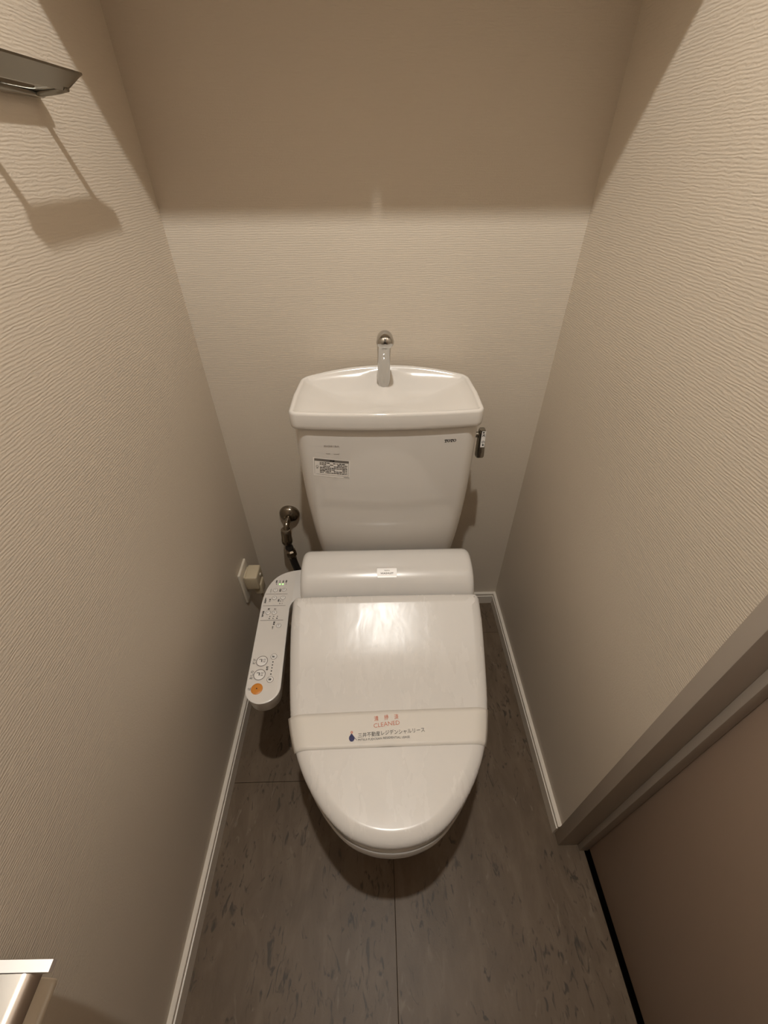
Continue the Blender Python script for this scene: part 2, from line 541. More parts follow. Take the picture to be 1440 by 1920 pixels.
def inset(o, d):
    """move a closed plan inward by d along its normals"""
    n = len(o); r = []
    for i in range(n):
        a = Vector(o[i-1]); b = Vector(o[(i+1) % n]); t = (b-a).normalized()
        nrm = Vector((-t.y, t.x))
        p = Vector(o[i])
        if nrm.dot(Vector(CEN)-p) < 0: nrm = -nrm
        r.append(tuple(p+nrm*d))
    return r
def shrink(o, k, c=CEN):
    return [(c[0]+(x-c[0])*k, c[1]+(y-c[1])*k) for x, y in o]

ZT = [(-0.83, 0.4258), (-0.80, 0.427), (-0.70, 0.4305), (-0.60, 0.4345), (-0.54, 0.4392), (-0.50, 0.4455), (-0.47, 0.4548), (-0.44, 0.4664), (-0.40, 0.4838), (-0.36, 0.5020), (-0.345, 0.509)]
def lid_z(x, y):
    return smooth_tab(ZT, y) - 0.05*(x-0.0)**2
def ringz(o, off):
    return [(LX+x, y, lid_z(x, y)+off) for x, y in o]

# --- bowl and pedestal
def bowl():
    o = inset(OUT, 0.003)
    o = [(x, min(y, -0.20) if False else y) for x, y in o]
    def ext(pts, kx, ky, yc, rear, fz):
        """scale the plan about (0, yc), stretch its back edge to `rear`"""
        r = []
        for x, y in pts:
            yy = yc+(y-yc)*ky
            if y > -0.40: yy = rear + (y-YREAR)*0.2; x *= 0.72
            elif y < -0.60: yy -= 0.0075*(-0.60-y)/0.21
            r.append((LX+x*kx, yy, fz))
        return r
    lv = [(0.384, 0.96, 0.985, -0.10), (0.388, 0.985, 0.994, -0.10), (0.380, 0.995, 0.999, -0.10), (0.365, 0.99, 0.997, -0.10), (0.340, 0.965, 0.985, -0.10),
          (0.300, 0.89, 0.945, -0.10), (0.250, 0.77, 0.87, -0.10), (0.200, 0.66, 0.79, -0.10), (0.140, 0.58, 0.72, -0.10), (0.070, 0.555, 0.70, -0.10),
          (0.020, 0.575, 0.715, -0.10), (0.0, 0.58, 0.72, -0.10)]
    rings = [ext(o, kx, ky, -0.45, rr_, z) for z, kx, ky, rr_ in lv]
    return MB().loft(rings)
bowl().build('bowl', 'porcelain', toilet)

# --- seat ring under the lid
o1 = inset(OUT, 0.006)
zs = lambda off: [(LX+x, y, 0.402+max(0, (y+0.50))*0.30+off) for x, y in o1]
MB().loft([zs(-0.013), zs(0.004), [(LX+x, y, 0.410+max(0, (y+0.50))*0.30) for x, y in inset(OUT, 0.012)]]).build('seat', 'plastic_white', toilet)

# --- lid
rings = [ringz(inset(OUT, d), o_) for d, o_ in ((0.010, -0.0225), (0.003, -0.0225), (0.0005, -0.0198), (0.0, -0.0160), (0.0014, -0.0115), (0.0046, -0.0072),
         (0.0090, -0.0042), (0.0140, -0.0019), (0.0182, -0.0007), (0.0205, -0.0002), (0.0222, -0.00003), (0.0235, 0.0))]
base = inset(OUT, 0.0235)
for k in (0.93, 0.83, 0.7, 0.55, 0.4, 0.25, 0.1, 0.02):
    rings.append(ringz(shrink(base, k), 0.0))
lid = MB().loft(rings).build('lid', 'lid_plastic', toilet, angle=50)

# --- bidet unit: rounded hump across the back of the seat
def unit():
    hw = 0.2075; cx = 0.0105
    prof = [(-0.352, 0.400), (-0.352, 0.430), (-0.350, 0.450), (-0.343, 0.468), (-0.331, 0.485), (-0.316, 0.498), (-0.298, 0.5065), (-0.278, 0.5110), (-0.258, 0.5120),
            (-0.240, 0.5090), (-0.228, 0.5010), (-0.220, 0.487), (-0.217, 0.465), (-0.217, 0.400)]
    yc, zc = -0.285, 0.44
    rings = []
    xs = []
    e = 0.022
    for i in range(0, 9):
        a = PI/2*i/8
        xs.append((-hw + e*(1-math.sin(a)), e*(1-math.cos(a))))
    left = xs
    # inset of the profile towards the ends for the rounding
    def ring(x, d):
        r = []
        for y, z in prof:
            k = 1 - d/0.085
            r.append((cx+x, yc+(y-yc)*k, 0.400+(z-0.400)*(1-d/0.11)))
        return r
    seq = [(-hw, e*0.9), (-hw+0.0006, e*0.62), (-hw+0.002, e*0.42), (-hw+0.0045, e*0.26), (-hw+0.008, e*0.13), (-hw+0.013, e*0.04), (-hw+0.020, 0)]
    for x, d in seq: rings.append(ring(x, d))
    for i in range(1, 8): rings.append(ring(-hw+0.02+(2*hw-0.04)*i/8, 0))
    for x, d in reversed(seq): rings.append(ring(-x, d))
    return MB().loft(rings)
bunit = unit().build('bidet_unit', 'plastic_white', toilet, angle=45)
# base plate of the unit, between the hump and the bowl
MB().bevbox((LX-0.200, -0.372, 0.386), (LX+0.205, -0.222, 0.402), 0.004, 2).build('unit_base', 'plastic_white', toilet)
# name plate on the hump
def hump_fn(u, v, off=0.0012):
    # v runs up the front of the hump; place on the curved front around y=-0.295
    P = [(-0.331, 0.485), (-0.316, 0.498), (-0.298, 0.5065), (-0.278, 0.5110), (-0.258, 0.5120)]
    t = (v+0.030)/0.077*4
    i = max(0, min(3, int(t))); f = t-i
    y = P[i][0]+(P[i+1][0]-P[i][0])*f; z = P[i][1]+(P[i+1][1]-P[i][1])*f
    dy, dz = P[i+1][0]-P[i][0], P[i+1][1]-P[i][1]; l = math.hypot(dy, dz)
    return (0.0100+u, y-dz/l*off, z+dy/l*off)
pl = MB()
nv = 8
for k in range(nv):
    v0 = -0.0115+0.023*k/nv; v1 = -0.0115+0.023*(k+1)/nv
    add_rect(pl, -0.0235, v0, 0.0235, v1, lambda u, v: hump_fn(u, v, 0.0010))
pl.build('name_plate', 'label_plate', bunit)
pr = MB()
add_text(pr, 'TOTO', 0.004, lambda u, v: hump_fn(u, v, 0.0014), 0, 0.0045, width=0.013, height=0.0024, bold=0.0001)
add_text(pr, 'WASHLET', 0.006, lambda u, v: hump_fn(u, v, 0.0014), 0, -0.0020, width=0.031, height=0.0042, bold=0.00012)
pr.build('plate_print', 'print_grey', bunit)
pb = MB()
for (u0, v0, u1, v1) in ((-0.0235, -0.0115, -0.0228, 0.0115), (0.0228, -0.0115, 0.0235, 0.0115), (-0.0235, 0.0108, 0.0235, 0.0115)):
    add_rect(pb, u0, v0, u1, v1, lambda u, v: hump_fn(u, v, 0.0013))
pb.build('plate_border', 'print_pale', bunit)

# --- tank body
TANK = [(0.385, 0.1715, -0.1720), (0.42, 0.1755, -0.1760), (0.46, 0.1800, -0.1820), (0.50, 0.1835, -0.1880), (0.54, 0.1865, -0.1930), (0.58, 0.1888, -0.1970),
        (0.63, 0.1910, -0.2010), (0.68, 0.1922, -0.2040), (0.73, 0.1930, -0.2055), (0.78, 0.1934, -0.2065), (0.836, 0.1936, -0.2070)]
YB = -0.022
BOW = 0.011
def tank_front(x, z):
    hw = smooth_tab([(t[0], t[1]) for t in TANK], z); yf = smooth_tab([(t[0], t[2]) for t in TANK], z)
    return yf - BOW*(1-min(1, ((x-TX)/hw)**2))
def tank_ring(z, hw, yf, r=0.030):
    pts = rrect(TX, (yf+YB)/2, hw, (YB-yf)/2, r, 8, 16)
    out = []
    for x, y in pts:
        k = max(0.0, min(1.0, (YB-y)/(YB-yf)))
        out.append((x, y - BOW*(1-min(1, ((x-TX)/hw)**2))*k*k, z))
    return out
tr_ = []
z0 = 0.385
lv = [(0.385, -0.012), (0.388, -0.005), (0.394, -0.001)] + [(0.40+0.429*i/20, 0) for i in range(21)] + [(0.8315, -0.0004), (0.8328, -0.0016)]
for z, d in lv:
    hw = smooth_tab([(t[0], t[1]) for t in TANK], z)+d; yf = smooth_tab([(t[0], t[2]) for t in TANK], z)-d
    tr_.append(tank_ring(z, hw, yf))
tank = MB().loft(tr_).build('tank', 'porcelain', toilet, angle=40)

# --- tank top: hand-wash basin
BW, BF, BB, BBC = 0.1965, -0.2150, -0.050, -0.016      # half width, front, back corner, back centre
def basin_plan(d=0.0):
    pts = rrect(TX, (BF+BB)/2, BW, (BB-BF)/2, 0.016, 8, 20)
    out = []
    for x, y in pts:
        q = (x-TX)/BW
        if y > (BF+BB)/2:
            k = max(0, min(1, (y-(BF+BB)/2)/((BB-BF)/2)))
            y += (BBC-BB)*(1-min(1, abs(q))**2.2)*k
            x = TX+(x-TX)*(1-0.035*k)
        else:
            k = max(0, min(1, ((BF+BB)/2-y)/((BB-BF)/2)))
            y -= 0.0125*(1-min(1, q*q))*k
        out.append((x, y))
    return out
BP = basin_plan()
def b_inset(d):
    n = len(BP); r = []; c = Vector((TX, -0.125))
    for i in range(n):
        a = Vector(BP[i-1]); b = Vector(BP[(i+1) % n]); t = (b-a).normalized(); nr = Vector((-t.y, t.x)); p = Vector(BP[i])
        if nr.dot(c-p) < 0: nr = -nr
        r.append(p+nr*d)
    return r
def rim_z(x, y):
    q = abs(x-TX)/BW
    back = max(0, min(1, (y+0.20)/0.18))
    return 0.8725 + 0.006*back + 0.013*back*max(0, 1-q*q)
def b_ring(d, off, z=None, k=1.0):
    out = []
    for p in b_inset(d):
        x = TX+(p.x-TX)*k; y = -0.128+(p.y+0.128)*k
        out.append((x, y, (rim_z(x, y)+off) if z is None else z))
    return out
def basin_floor(x, y, t):
    """t: 1 at the inner rim foot, 0 in the middle"""
    z = 0.840 + 0.010*t
    d2 = ((x-0.0105)/0.030)**2 + ((y+0.052)/0.034)**2
    return z + 0.026*math.exp(-d2)
br = [b_ring(0.006, 0, 0.8365), b_ring(0.002, 0, 0.8365), b_ring(0.0008, 0, 0.838), b_ring(0.0, 0, 0.845), b_ring(0.0, -0.006), b_ring(0.0010, -0.0022), b_ring(0.0032, -0.0004), b_ring(0.006, 0),
      b_ring(0.0088, -0.0006), b_ring(0.0112, -0.0028), b_ring(0.0135, -0.007)]
last = b_inset(0.0135)
for t in (0.90, 0.78, 0.66, 0.54, 0.42, 0.30, 0.18, 0.06, 0.01):
    ring = []
    for p in last:
        x = TX+(p.x-TX)*t; y = -0.125+(p.y+0.125)*t
        ztop = rim_z(p.x, p.y)-0.007
        s_ = max(0, (t-0.50)/0.50)
        zf = basin_floor(x, y, t)
        z = zf + (ztop-zf)*(s_**1.7)
        ring.append((x, y, z))
    br.append(ring)
basin = MB().loft(br).build('tank_basin', 'porcelain', toilet, angle=60)

# --- spout over the basin
sp_path = catmull([(0.0105, -0.060, 0.850), (0.0105, -0.062, 0.885), (0.0105, -0.066, 0.920), (0.0108, -0.074, 0.948), (0.0112, -0.088, 0.968), (0.0118, -0.104, 0.977), (0.0122, -0.118, 0.976), (0.0125, -0.128, 0.966)], 6)
nsp = len(sp_path)
rad = []
for i in range(nsp):
    t = i/(nsp-1)
    r = 0.0140 + 0.0042*max(0, (t-0.35)/0.65)
    if t > 0.86: r = 0.0180*math.sqrt(max(0.02, 1-((t-0.86)/0.145)**2))
    rad.append(r)
fa_ = MB().tube(sp_path, rad, 28)
fau = fa_.build('spout', 'chrome', toilet, angle=60)
MB().lathe((0.0105, -0.060, 0.858), (0, 0, 1), [(0.0165, -0.006), (0.0165, 0.0), (0.0155, 0.002), (0.0138, 0.0025)], 28).build('spout_base', 'chrome', toilet)

# --- flush lever on the right side of the tank
lev = MB()
lev.disc((0.2005, -0.138, 0.774), (1, 0, 0), 0.0125, 0.012, 28, bev=0.002)
lev.disc((0.2120, -0.138, 0.774), (1, 0, 0), 0.007, 0.012, 24)
lp = [(-0.146, 0.788, 0.0062), (-0.146, 0.782, 0.0078), (-0.147, 0.768, 0.0084), (-0.149, 0.752, 0.0090), (-0.151, 0.738, 0.0096), (-0.153, 0.724, 0.0098), (-0.1535, 0.7215, 0.0080)]
rings = []
for y, z, hwid in lp:
    rings.append([(x, yy, z) for x, yy in rrect(0.2300, y+0.007, hwid, 0.008, 0.0035, 4, 2)])
lev.loft(rings)
lever = lev.build('flush_lever', 'chrome_dull', toilet, angle=45)
sk = MB()
def lever_fn(u, v):
    z = 0.770+v
    yy = lerp_tab([(0.7215, -0.1535), (0.724, -0.153), (0.738, -0.151), (0.752, -0.149), (0.768, -0.147), (0.782, -0.146), (0.788, -0.146)], z) - 0.0014
    return (0.2300+u, yy, z)
for k in range(8):
    v0 = -0.022+0.039*k/8; v1 = -0.022+0.039*(k+1)/8
    add_rect(sk, -0.0022, v0, 0.0072, v1, lever_fn)
sk.build('lever_sticker', 'label_white', lever)
sp2 = MB()
fn2 = lambda u, v: tuple(Vector(lever_fn(u, v))+Vector((0, -0.0004, 0)))
add_dot(sp2, 0.0018, 0.0135, 0.0020, fn2); add_text(sp2, '大', 0.0075, fn2, 0.0026, 0.0068, bold=0.0002)
add_text(sp2, '小', 0.0075, fn2, 0.0030, -0.0090, bold=0.0002); add_dot(sp2, 0.0032, -0.0165, 0.0021, fn2)
sp2.build('lever_print', 'print_black', lever)

# --- print and sticker on the tank front
def tank_fn(u, v, off=0.0004):
    return (u, tank_front(u, v)-off, v)
lg = MB()
def logo_T(u, v, w, h):
    a = 0.0006
    sl = lambda x, y: tank_fn(u+x+y*0.12, v+y)
    for r in ((-w/2, h/2-h*0.26, w/2, h/2), (-w*0.13, -h/2, w*0.13, h/2-h*0.2), (-w*0.30, -h/2, w*0.30, -h/2+h*0.2), (-w/2, h*0.04, -w/2+w*0.14, h/2), (w/2-w*0.14, h*0.04, w/2, h/2)):
        add_poly(lg, [(r[0], r[1]), (r[2], r[1]), (r[2], r[3]), (r[0], r[3])], sl)
def logo_O(u, v, w, h):
    n = 28; vs = []
    for j in range(n):
        a = 2*PI*j/n; c, s_ = math.cos(a), math.sin(a)
        for kx, ky in ((0.5, 0.5), (0.25, 0.34)):
            x, y = w*kx*c, h*ky*s_
            vs.append(tank_fn(u+x+y*0.12, v+y))
    lg.add(vs, [(2*j, 2*j+1, (2*j+3) % (2*n), (2*j+2) % (2*n)) for j in range(n)])
for i, ch in enumerate('TOTO'):
    u = 0.1362+i*0.0062; v = 0.8025+i*0.0001
    (logo_T if ch == 'T' else logo_O)(u, v, 0.0062, 0.0068)
lg.build('logo', 'print_black', tank)
mp = MB()
add_text(mp, 'SH381BA', 0.006, tank_fn, -0.1028, 0.7945, width=0.033, height=0.0042, bold=0.0002)
mp.build('model_print', 'print_pale', tank)
mp = MB()
add_rect(mp, -0.1165, 0.7755, -0.1075, 0.7767, tank_fn); add_rect(mp, -0.1000, 0.7750, -0.0880, 0.7760, tank_fn)
mp.build('fine_print', 'print_pale', tank)
# warning sticker, slightly tilted
ca_, sa_ = math.cos(-0.088), math.sin(-0.088)
def stick_fn(u, v, off=0.0006):
    return tank_fn(-0.1078+u*ca_-v*sa_, 0.7392+u*sa_+v*ca_, off)
sb = MB()
for i in range(8):
    add_rect(sb, -0.0400+0.08*i/8, -0.0245, -0.0400+0.08*(i+1)/8, 0.0240, lambda u, v: stick_fn(u, v, 0.0004))
stk = sb.build('warning_sticker', 'label_white', tank)
hb = MB()
for i in range(6):
    add_rect(hb, -0.0372+0.0744*i/6, 0.0158, -0.0372+0.0744*(i+1)/6, 0.0218, stick_fn)
for r in ((-0.0372, -0.0188, -0.0367, 0.0158), (0.0367, -0.0188, 0.0372, 0.0158), (-0.0345, -0.0193, 0.0372, -0.0188)):
    n = 6 if r[2]-r[0] > 0.01 else 1
    for i in range(n): add_rect(hb, r[0]+(r[2]-r[0])*i/n, r[1], r[0]+(r[2]-r[0])*(i+1)/n, r[3], stick_fn)
hb.build('sticker_frame', 'label_grey', tank)
tb = MB()
f3 = lambda u, v: stick_fn(u, v, 0.0010)
add_text(tb, '注意', 0.0052, f3, 0.0015, 0.0188, bold=0.0002)
rs = random.Random(3)
for row in range(7):
    v = 0.0128-row*0.0043
    u = -0.0255
    while u < 0.0335:
        w_ = rs.uniform(0.002, 0.007)
        if rs.random() < 0.86:
            add_rect(tb, u, v-0.0010, min(u+w_, 0.0340), v+rs.uniform(0.0004, 0.0011), f3)
        u += w_+rs.uniform(0.0006, 0.0016)
    if row == 6: break
add_ring(tb, -0.0310, 0.0015, 0.0022, 0.0028, f3, 16); add_rect(tb, -0.0332, -0.0032, -0.0290, -0.0024, f3)
add_rect(tb, 0.0270, -0.0220, 0.0390, -0.0212, f3)
tb.build('sticker_print', 'print_black', tank)

# --- control panel beside the seat
PZ = 0.420
def panel_plan(d=0.0):
    # outer edge (left), closed; world x, y
    xo, xi = -0.2985, -0.2265
    pts = []
    # start where the panel meets the unit at the back, go along the curved outer corner, down, round the end, up the inner side
    c = [(-0.196, -0.212), (-0.222, -0.2155), (-0.245, -0.2205), (-0.266, -0.2310), (-0.281, -0.2470), (-0.2925, -0.2720), (-0.2975, -0.300), (-0.2985, -0.325)]
    pts += [tuple(p) for p in [(q.x, q.y) for q in catmull([(a, b, 0) for a, b in c], 4)]]
    for i in range(1, 9): pts.append((-0.2985+0.0105*i/8, -0.325-0.215*i/8))
    # round end
    cx, cy, rx, ry = -0.2520, -0.5400, 0.0362, 0.0345
    for i in range(1, 20):
        a = PI + PI*i/20
        pts.append((cx+rx*math.cos(a), cy+ry*math.sin(a)))
    for i in range(0, 9): pts.append((-0.2158-0.0122*i/8, -0.540+0.200*i/8))
    pts += [(-0.2265, -0.330), (-0.2235, -0.322), (-0.217, -0.3155), (-0.208, -0.312), (-0.196, -0.310)]
    return pts
PP = panel_plan()
def p_inset(d):
    n = len(PP); r = []
    area = sum(PP[i-1][0]*PP[i][1]-PP[i][0]*PP[i-1][1] for i in range(n))
    for i in range(n):
        a = Vector(PP[i-1]); b = Vector(PP[(i+1) % n]); t = (b-a).normalized()
        nr = Vector((-t.y, t.x)) if area > 0 else Vector((t.y, -t.x))
        r.append(Vector(PP[i])+nr*d)
    return r
rg = []
for d, z in ((0.012, PZ-0.044), (0.006, PZ-0.042), (0.003, PZ-0.036), (0.0006, PZ-0.006), (0.0, PZ-0.0015), (0.0006, PZ-0.0004), (0.0016, PZ)):
    rg.append([(p.x, p.y, z) for p in p_inset(d)])
panel = MB().loft(rg).build('control_panel', 'plastic_white', toilet, angle=30)
# printed face sheet, recessed edge leaves the bright rim
def panel_fn(u, v, off=0.0003):
    return (u, v, PZ+off)
fs_ = MB()
fp = [p for p in p_inset(0.0032)]
fp = [(min(p.x, -0.2272+0.0035 if p.y < -0.31 else -0.2262), p.y) for p in fp]
area_pts = [(x, y) for x, y in fp]
add_poly(fs_, area_pts, lambda u, v: panel_fn(u, v, 0.0003))
fs_.build('panel_sheet', 'panel_face', panel, smooth=False)
# lettering on the panel reads from the side: up is towards the wall (-x), the line runs towards the back (+y)
class PieceMB(MB):
    """every add becomes a small part of the panel"""
    def __init__(s, name, material): s.name = name; s.material = material
    def add(s, verts, faces):
        mesh_obj(s.name, verts, faces, s.material, panel, False); return s
def pt(mb, s, x, y, size, width=None, bold=0.00008):
    return add_text(mb, s, size, lambda u, v: panel_fn(x-v, y+u, 0.0009), 0, 0, bold=bold, width=width)
P1 = PieceMB('panel_lettering', 'print_black')
for x, s in ((-0.2728, '節電'), (-0.2640, '便座'), (-0.2562, '温水'), (-0.2482, '電源')): pt(P1, s, x, -0.2553, 0.0042, bold=0.0001)
for x in (-0.2723, -0.2477): add_dot(P1, x, -0.2636, 0.0011, lambda u, v: panel_fn(u, v, 0.0009))
pt(P1, '温度調節', -0.2900, -0.3155, 0.0043, bold=0.00012); pt(P1, '便座', -0.2795, -0.3155, 0.0045); pt(P1, '温水', -0.2580, -0.3160, 0.0042)
pt(P1, '脱臭', -0.2590, -0.2838, 0.0046, bold=0.00015); pt(P1, 'タイマー', -0.2825, -0.2843, 0.0030)
pt(P1, '洗浄位置', -0.2885, -0.3560, 0.0043, bold=0.00012); pt(P1, '前', -0.2772, -0.3418, 0.0050, bold=0.00012); pt(P1, '後', -0.2618, -0.3418, 0.0050, bold=0.00012)
pt(P1, '乾燥', -0.2570, -0.3830, 0.0048, bold=0.00012); pt(P1, '入/切', -0.2585, -0.3960, 0.0038)
for x in (-0.2704, -0.2615, -0.2527):
    add_dot(P1, x, -0.3638, 0.0012, lambda u, v: panel_fn(u, v, 0.0009))
pt(P1, '低', -0.2708, -0.3695, 0.0036); pt(P1, '中', -0.2620, -0.3695, 0.0036); pt(P1, '高', -0.2532, -0.3695, 0.0036)
for x, y in ((-0.2528, -0.3185), (-0.2535, -0.3260)): add_dot(P1, x, y, 0.0012, lambda u, v: panel_fn(u, v, 0.0009))
for x, y in ((-0.2475, -0.3185), (-0.2480, -0.3260)): pt(P1, '入', x, y, 0.0034)
pt(P1, '水勢', -0.2512, -0.4975, 0.0052, bold=0.00015)
for i in range(5): add_dot(P1, -0.2417+0.0006*i/4, -0.4832-0.0280*i/4, 0.0014, lambda u, v: panel_fn(u, v, 0.0009))
pt(P1, 'ビデ', -0.2825, -0.4805, 0.0070, bold=0.00005); pt(P1, 'おしり', -0.2812, -0.5125, 0.0070, bold=0.00005); pt(P1, '止', -0.2800, -0.5433, 0.0068, bold=0.00005)
P2 = PieceMB('panel_line', 'print_grey')
for (x0, y0, x1, y1) in ((-0.2940, -0.2957, -0.2390, -0.2963), (-0.2930, -0.3320, -0.2383, -0.3322), (-0.2910, -0.3746, -0.2370, -0.3745)):
    add_poly(P2, [(x0, y0-0.00045), (x1, y1-0.00045), (x1, y1+0.00045), (x0, y0+0.00045)], lambda u, v: panel_fn(u, v, 0.0009))
# buttons: low domed discs with a printed ring each
def button(x, y, r, mat_='plastic_matt', glyph=None, ring='print_grey', gm='print_black', gsize=0.004):
    b = MB().lathe((x, y, PZ+0.0002), (0, 0, 1), [(r, 0), (r, 0.0008), (r*0.93, 0.0013), (r*0.6, 0.0016), (0, 0.0017)], 26).build('button', mat_, panel)
    if ring:
        q = MB(); add_ring(q, x, y, r*0.99, r*1.12, lambda u, v: panel_fn(u, v, 0.0010)); q.build('button_ring', ring, panel, smooth=False)
    return b
GL = PieceMB('button_symbol', 'print_black'); GG = PieceMB('button_print', 'print_grey')
gf = lambda u, v: panel_fn(u, v, 0.0024)
for x, y in ((-0.2709, -0.2837), (-0.2499, -0.2829), (-0.2696, -0.3083), (-0.2484, -0.3082), (-0.2769, -0.3524), (-0.2617, -0.3528), (-0.2451, -0.3902)):
    r = 0.0053
    button(x, y, r)
    add_text(GG, '入切' if x > -0.26 else '切', 0.0034, lambda u, v: gf(x-v, y+u), 0, 0)
for x, y in ((-0.2659, -0.4806), (-0.2649, -0.5121)):
    button(x, y, 0.0112)
    # seated figure and spray
    for poly in ([(-0.0062, 0.0030), (-0.0062, 0.0042), (0.0002, 0.0042), (0.0002, 0.0030)], [(-0.0012, 0.0040), (0.0002, 0.0040), (0.0010, -0.0026), (-0.0010, -0.0026)]):
        add_poly(GL, [(x+a, y+b) for a, b in poly], gf)
    for i in range(3):
        add_poly(GG, [(x+0.0030+0.0020*i, y+0.0005), (x+0.0038+0.0020*i, y+0.0005), (x+0.0042+0.0020*i, y+0.0050), (x+0.0036+0.0020*i, y+0.0050)], gf)
        add_rect(GG, x+0.0032+0.0018*i, y-0.0036, x+0.0042+0.0018*i, y-0.0012, gf)
for x, y, s in ((-0.2421, -0.4702, '強'), (-0.2404, -0.5234, '弱')):
    button(x, y, 0.0062)
    add_text(GL, s, 0.0058, lambda u, v: gf(x-v, y+u), 0, 0, bold=0.0003)
button(-0.2641, -0.5432, 0.0120, 'orange_button', ring=None)
add_rect(GL, -0.2641-0.0012, -0.5432-0.0012, -0.2641+0.0012, -0.5432+0.0012, gf)
for x in (-0.2634, -0.2558):
    MB().lathe((x, -0.2640, PZ+0.0002), (0, 0, 1), [(0.0021, 0), (0.0021, 0.0006), (0.0014, 0.0010), (0, 0.0011)], 16).build('indicator_light', 'led_green', panel)

# ------------------------------------------------------------------ paper band across the lid
def band_lid(x, y):
    return lid_z(x-LX, y)
band_root = empty('paper_band', (LX, -0.63, 0.436), 'thin cream paper band lying across the closed toilet lid, marked CLEANED', 'paper band')
def band_pt(s, t, lift=0.0004):
    """s 0..1 left to right, t 0..1 front (low) to back; ends hang over the lid edges"""
    # corner positions
    y_front = -0.6680 + s*0.0040 + 0.0*s
    y_back = -0.6040 + s*0.0065
    y = y_front+(y_back-y_front)*t
    hw = smooth_tab(HWT, y)
    xl = LX - hw - 0.0050*(0.5+0.5*t) ; xr = LX + hw + 0.0026*(1-0.75*t)
    if t < 0.5 and s > 0.5: pass
    x = xl+(xr-xl)*s
    q = abs(x-LX)
    d = (hw-q)*0.97
    z = band_lid(x, y)
    # follow the rounded edge of the lid, then stand off straight
    z += lerp_tab([(-0.02, -0.0320), (0.0046, -0.0070), (0.0090, -0.0040), (0.0140, -0.0017), (0.0182, -0.0006), (0.0222, 0.0), (0.03, 0.0)], d)
    # the crease standing off the lid in the middle
    g = math.exp(-((x-0.0035)/0.016)**2)
    lift2 = lift + 0.0026*g*(1-t)**1.3 + 0.0012*g*t
    return (x, y, z+lift2)
ns_, nt_ = 60, 8
vs = [band_pt(i/ns_, j/nt_) for j in range(nt_+1) for i in range(ns_+1)]
fs = [(j*(ns_+1)+i, j*(ns_+1)+i+1, (j+1)*(ns_+1)+i+1, (j+1)*(ns_+1)+i) for j in range(nt_) for i in range(ns_)]
bo = mesh_obj('paper_strip', vs, fs, 'band_paper', band_root)
sm = bo.modifiers.new('thickness', 'SOLIDIFY'); sm.thickness = 0.00025; sm.offset = 1
def band_fn(x, y, off=0.0007):
    y_front = -0.6680; y_back = -0.6000
    s = (x-(LX-0.19))/0.38
    t = max(0, min(1, (y-(-0.6680+s*0.004))/(0.0640+s*0.0025)))
    g = math.exp(-((x-0.0035)/0.016)**2)
    return (x, y, band_lid(x, y)+0.0004+0.0026*g*(1-t)**1.3+0.0012*g*t+0.00026+off*0.6)
TLT = 0.085
R_ = MB()
def bt(mb, s, cx, cy, width, height, rot=TLT, bold=0.0):
    return add_text(mb, s, 0.008, band_fn, cx, cy, rot=rot, bold=bold, width=width, height=height)
for i, ch in enumerate('清掃済'):
    bt(R_, ch, -0.0188+0.0192*i, -0.6155+0.0012*i, 0.0082, 0.0094, bold=0.0001)
bt(R_, 'CLEANED', 0.0007, -0.6262, 0.0495, 0.0078, rot=0.10, bold=0.0)
R_.build('red_print', 'print_red', band_root, smooth=False)
B_ = MB()
bt(B_, '三井不動産レジデンシャルリース', 0.0093, -0.6412, 0.1245, 0.0086, rot=0.060)
bt(B_, 'MITSUI FUDOSAN RESIDENTIAL LEASE', -0.0050, -0.6512, 0.0955, 0.0038, rot=0.034)
B_.build('black_print', 'print_black', band_root, smooth=False)
E1 = MB()
add_poly(E1, [(-0.0652+0.0052*math.cos(a)+0.0008, -0.6494+0.0060*math.sin(a)) for a in [math.radians(d) for d in range(150, 380, 15)]] + [(-0.0640, -0.6420), (-0.0660, -0.6420)], band_fn)
add_poly(E1, [(-0.0604, -0.6485), (-0.0596, -0.6480), (-0.0545, -0.6530), (-0.0549, -0.6535)], band_fn)
E1.build('emblem_body', 'print_navy', band_root, smooth=False)
E2 = MB(); add_ring(E2, -0.0648, -0.6392, 0.0008, 0.0023, band_fn, 18); add_rect(E2, -0.0654, -0.6420, -0.0643, -0.6412, band_fn)
E2.build('emblem_head', 'print_red', band_root, smooth=False)

# ------------------------------------------------------------------ water stop valve on the back wall
VX, VZ = -0.2755, 0.437
vl = empty('water_stop_valve', (VX, 0, VZ), 'dark chrome water stop valve with wall flange left of the tank', 'valve')
MB().lathe((VX, 0.0, VZ), (0, -1, 0), [(0.0300, 0.0), (0.0305, 0.003), (0.0290, 0.010), (0.0235, 0.017), (0.0150, 0.021), (0.0125, 0.022)], 40).build('wall_flange', 'valve_metal', vl)
MB().tube(catmull([(VX, -0.018, VZ), (VX-0.001, -0.034, VZ+0.001), (VX-0.003, -0.050, VZ-0.006), (VX-0.0045, -0.057, VZ-0.022)], 6), 0.0085, 18).build('valve_elbow', 'valve_metal', vl)
bx, by = VX-0.0050, -0.0585
MB().lathe((bx, by, VZ-0.012), (-0.04, -0.06, -1), [(0.0100, 0), (0.0140, 0.001), (0.0146, 0.003), (0.0128, 0.0045), (0.0140, 0.006), (0.0152, 0.012), (0.0150, 0.030), (0.0160, 0.034), (0.0166, 0.046), (0.0145, 0.052), (0.0090, 0.058)], 30).build('valve_body', 'valve_metal', vl)
hx, hy, hz = bx-0.002, by-0.004, VZ-0.068
MB().lathe((hx, hy, hz+0.004), (0.16, 0, -1), [(0.0095, 0), (0.0095, 0.010), (0.0120, 0.016), (0.0120, 0.024), (0.0100, 0.028)], 20).build('hose_neck', 'hose_rubber', vl)
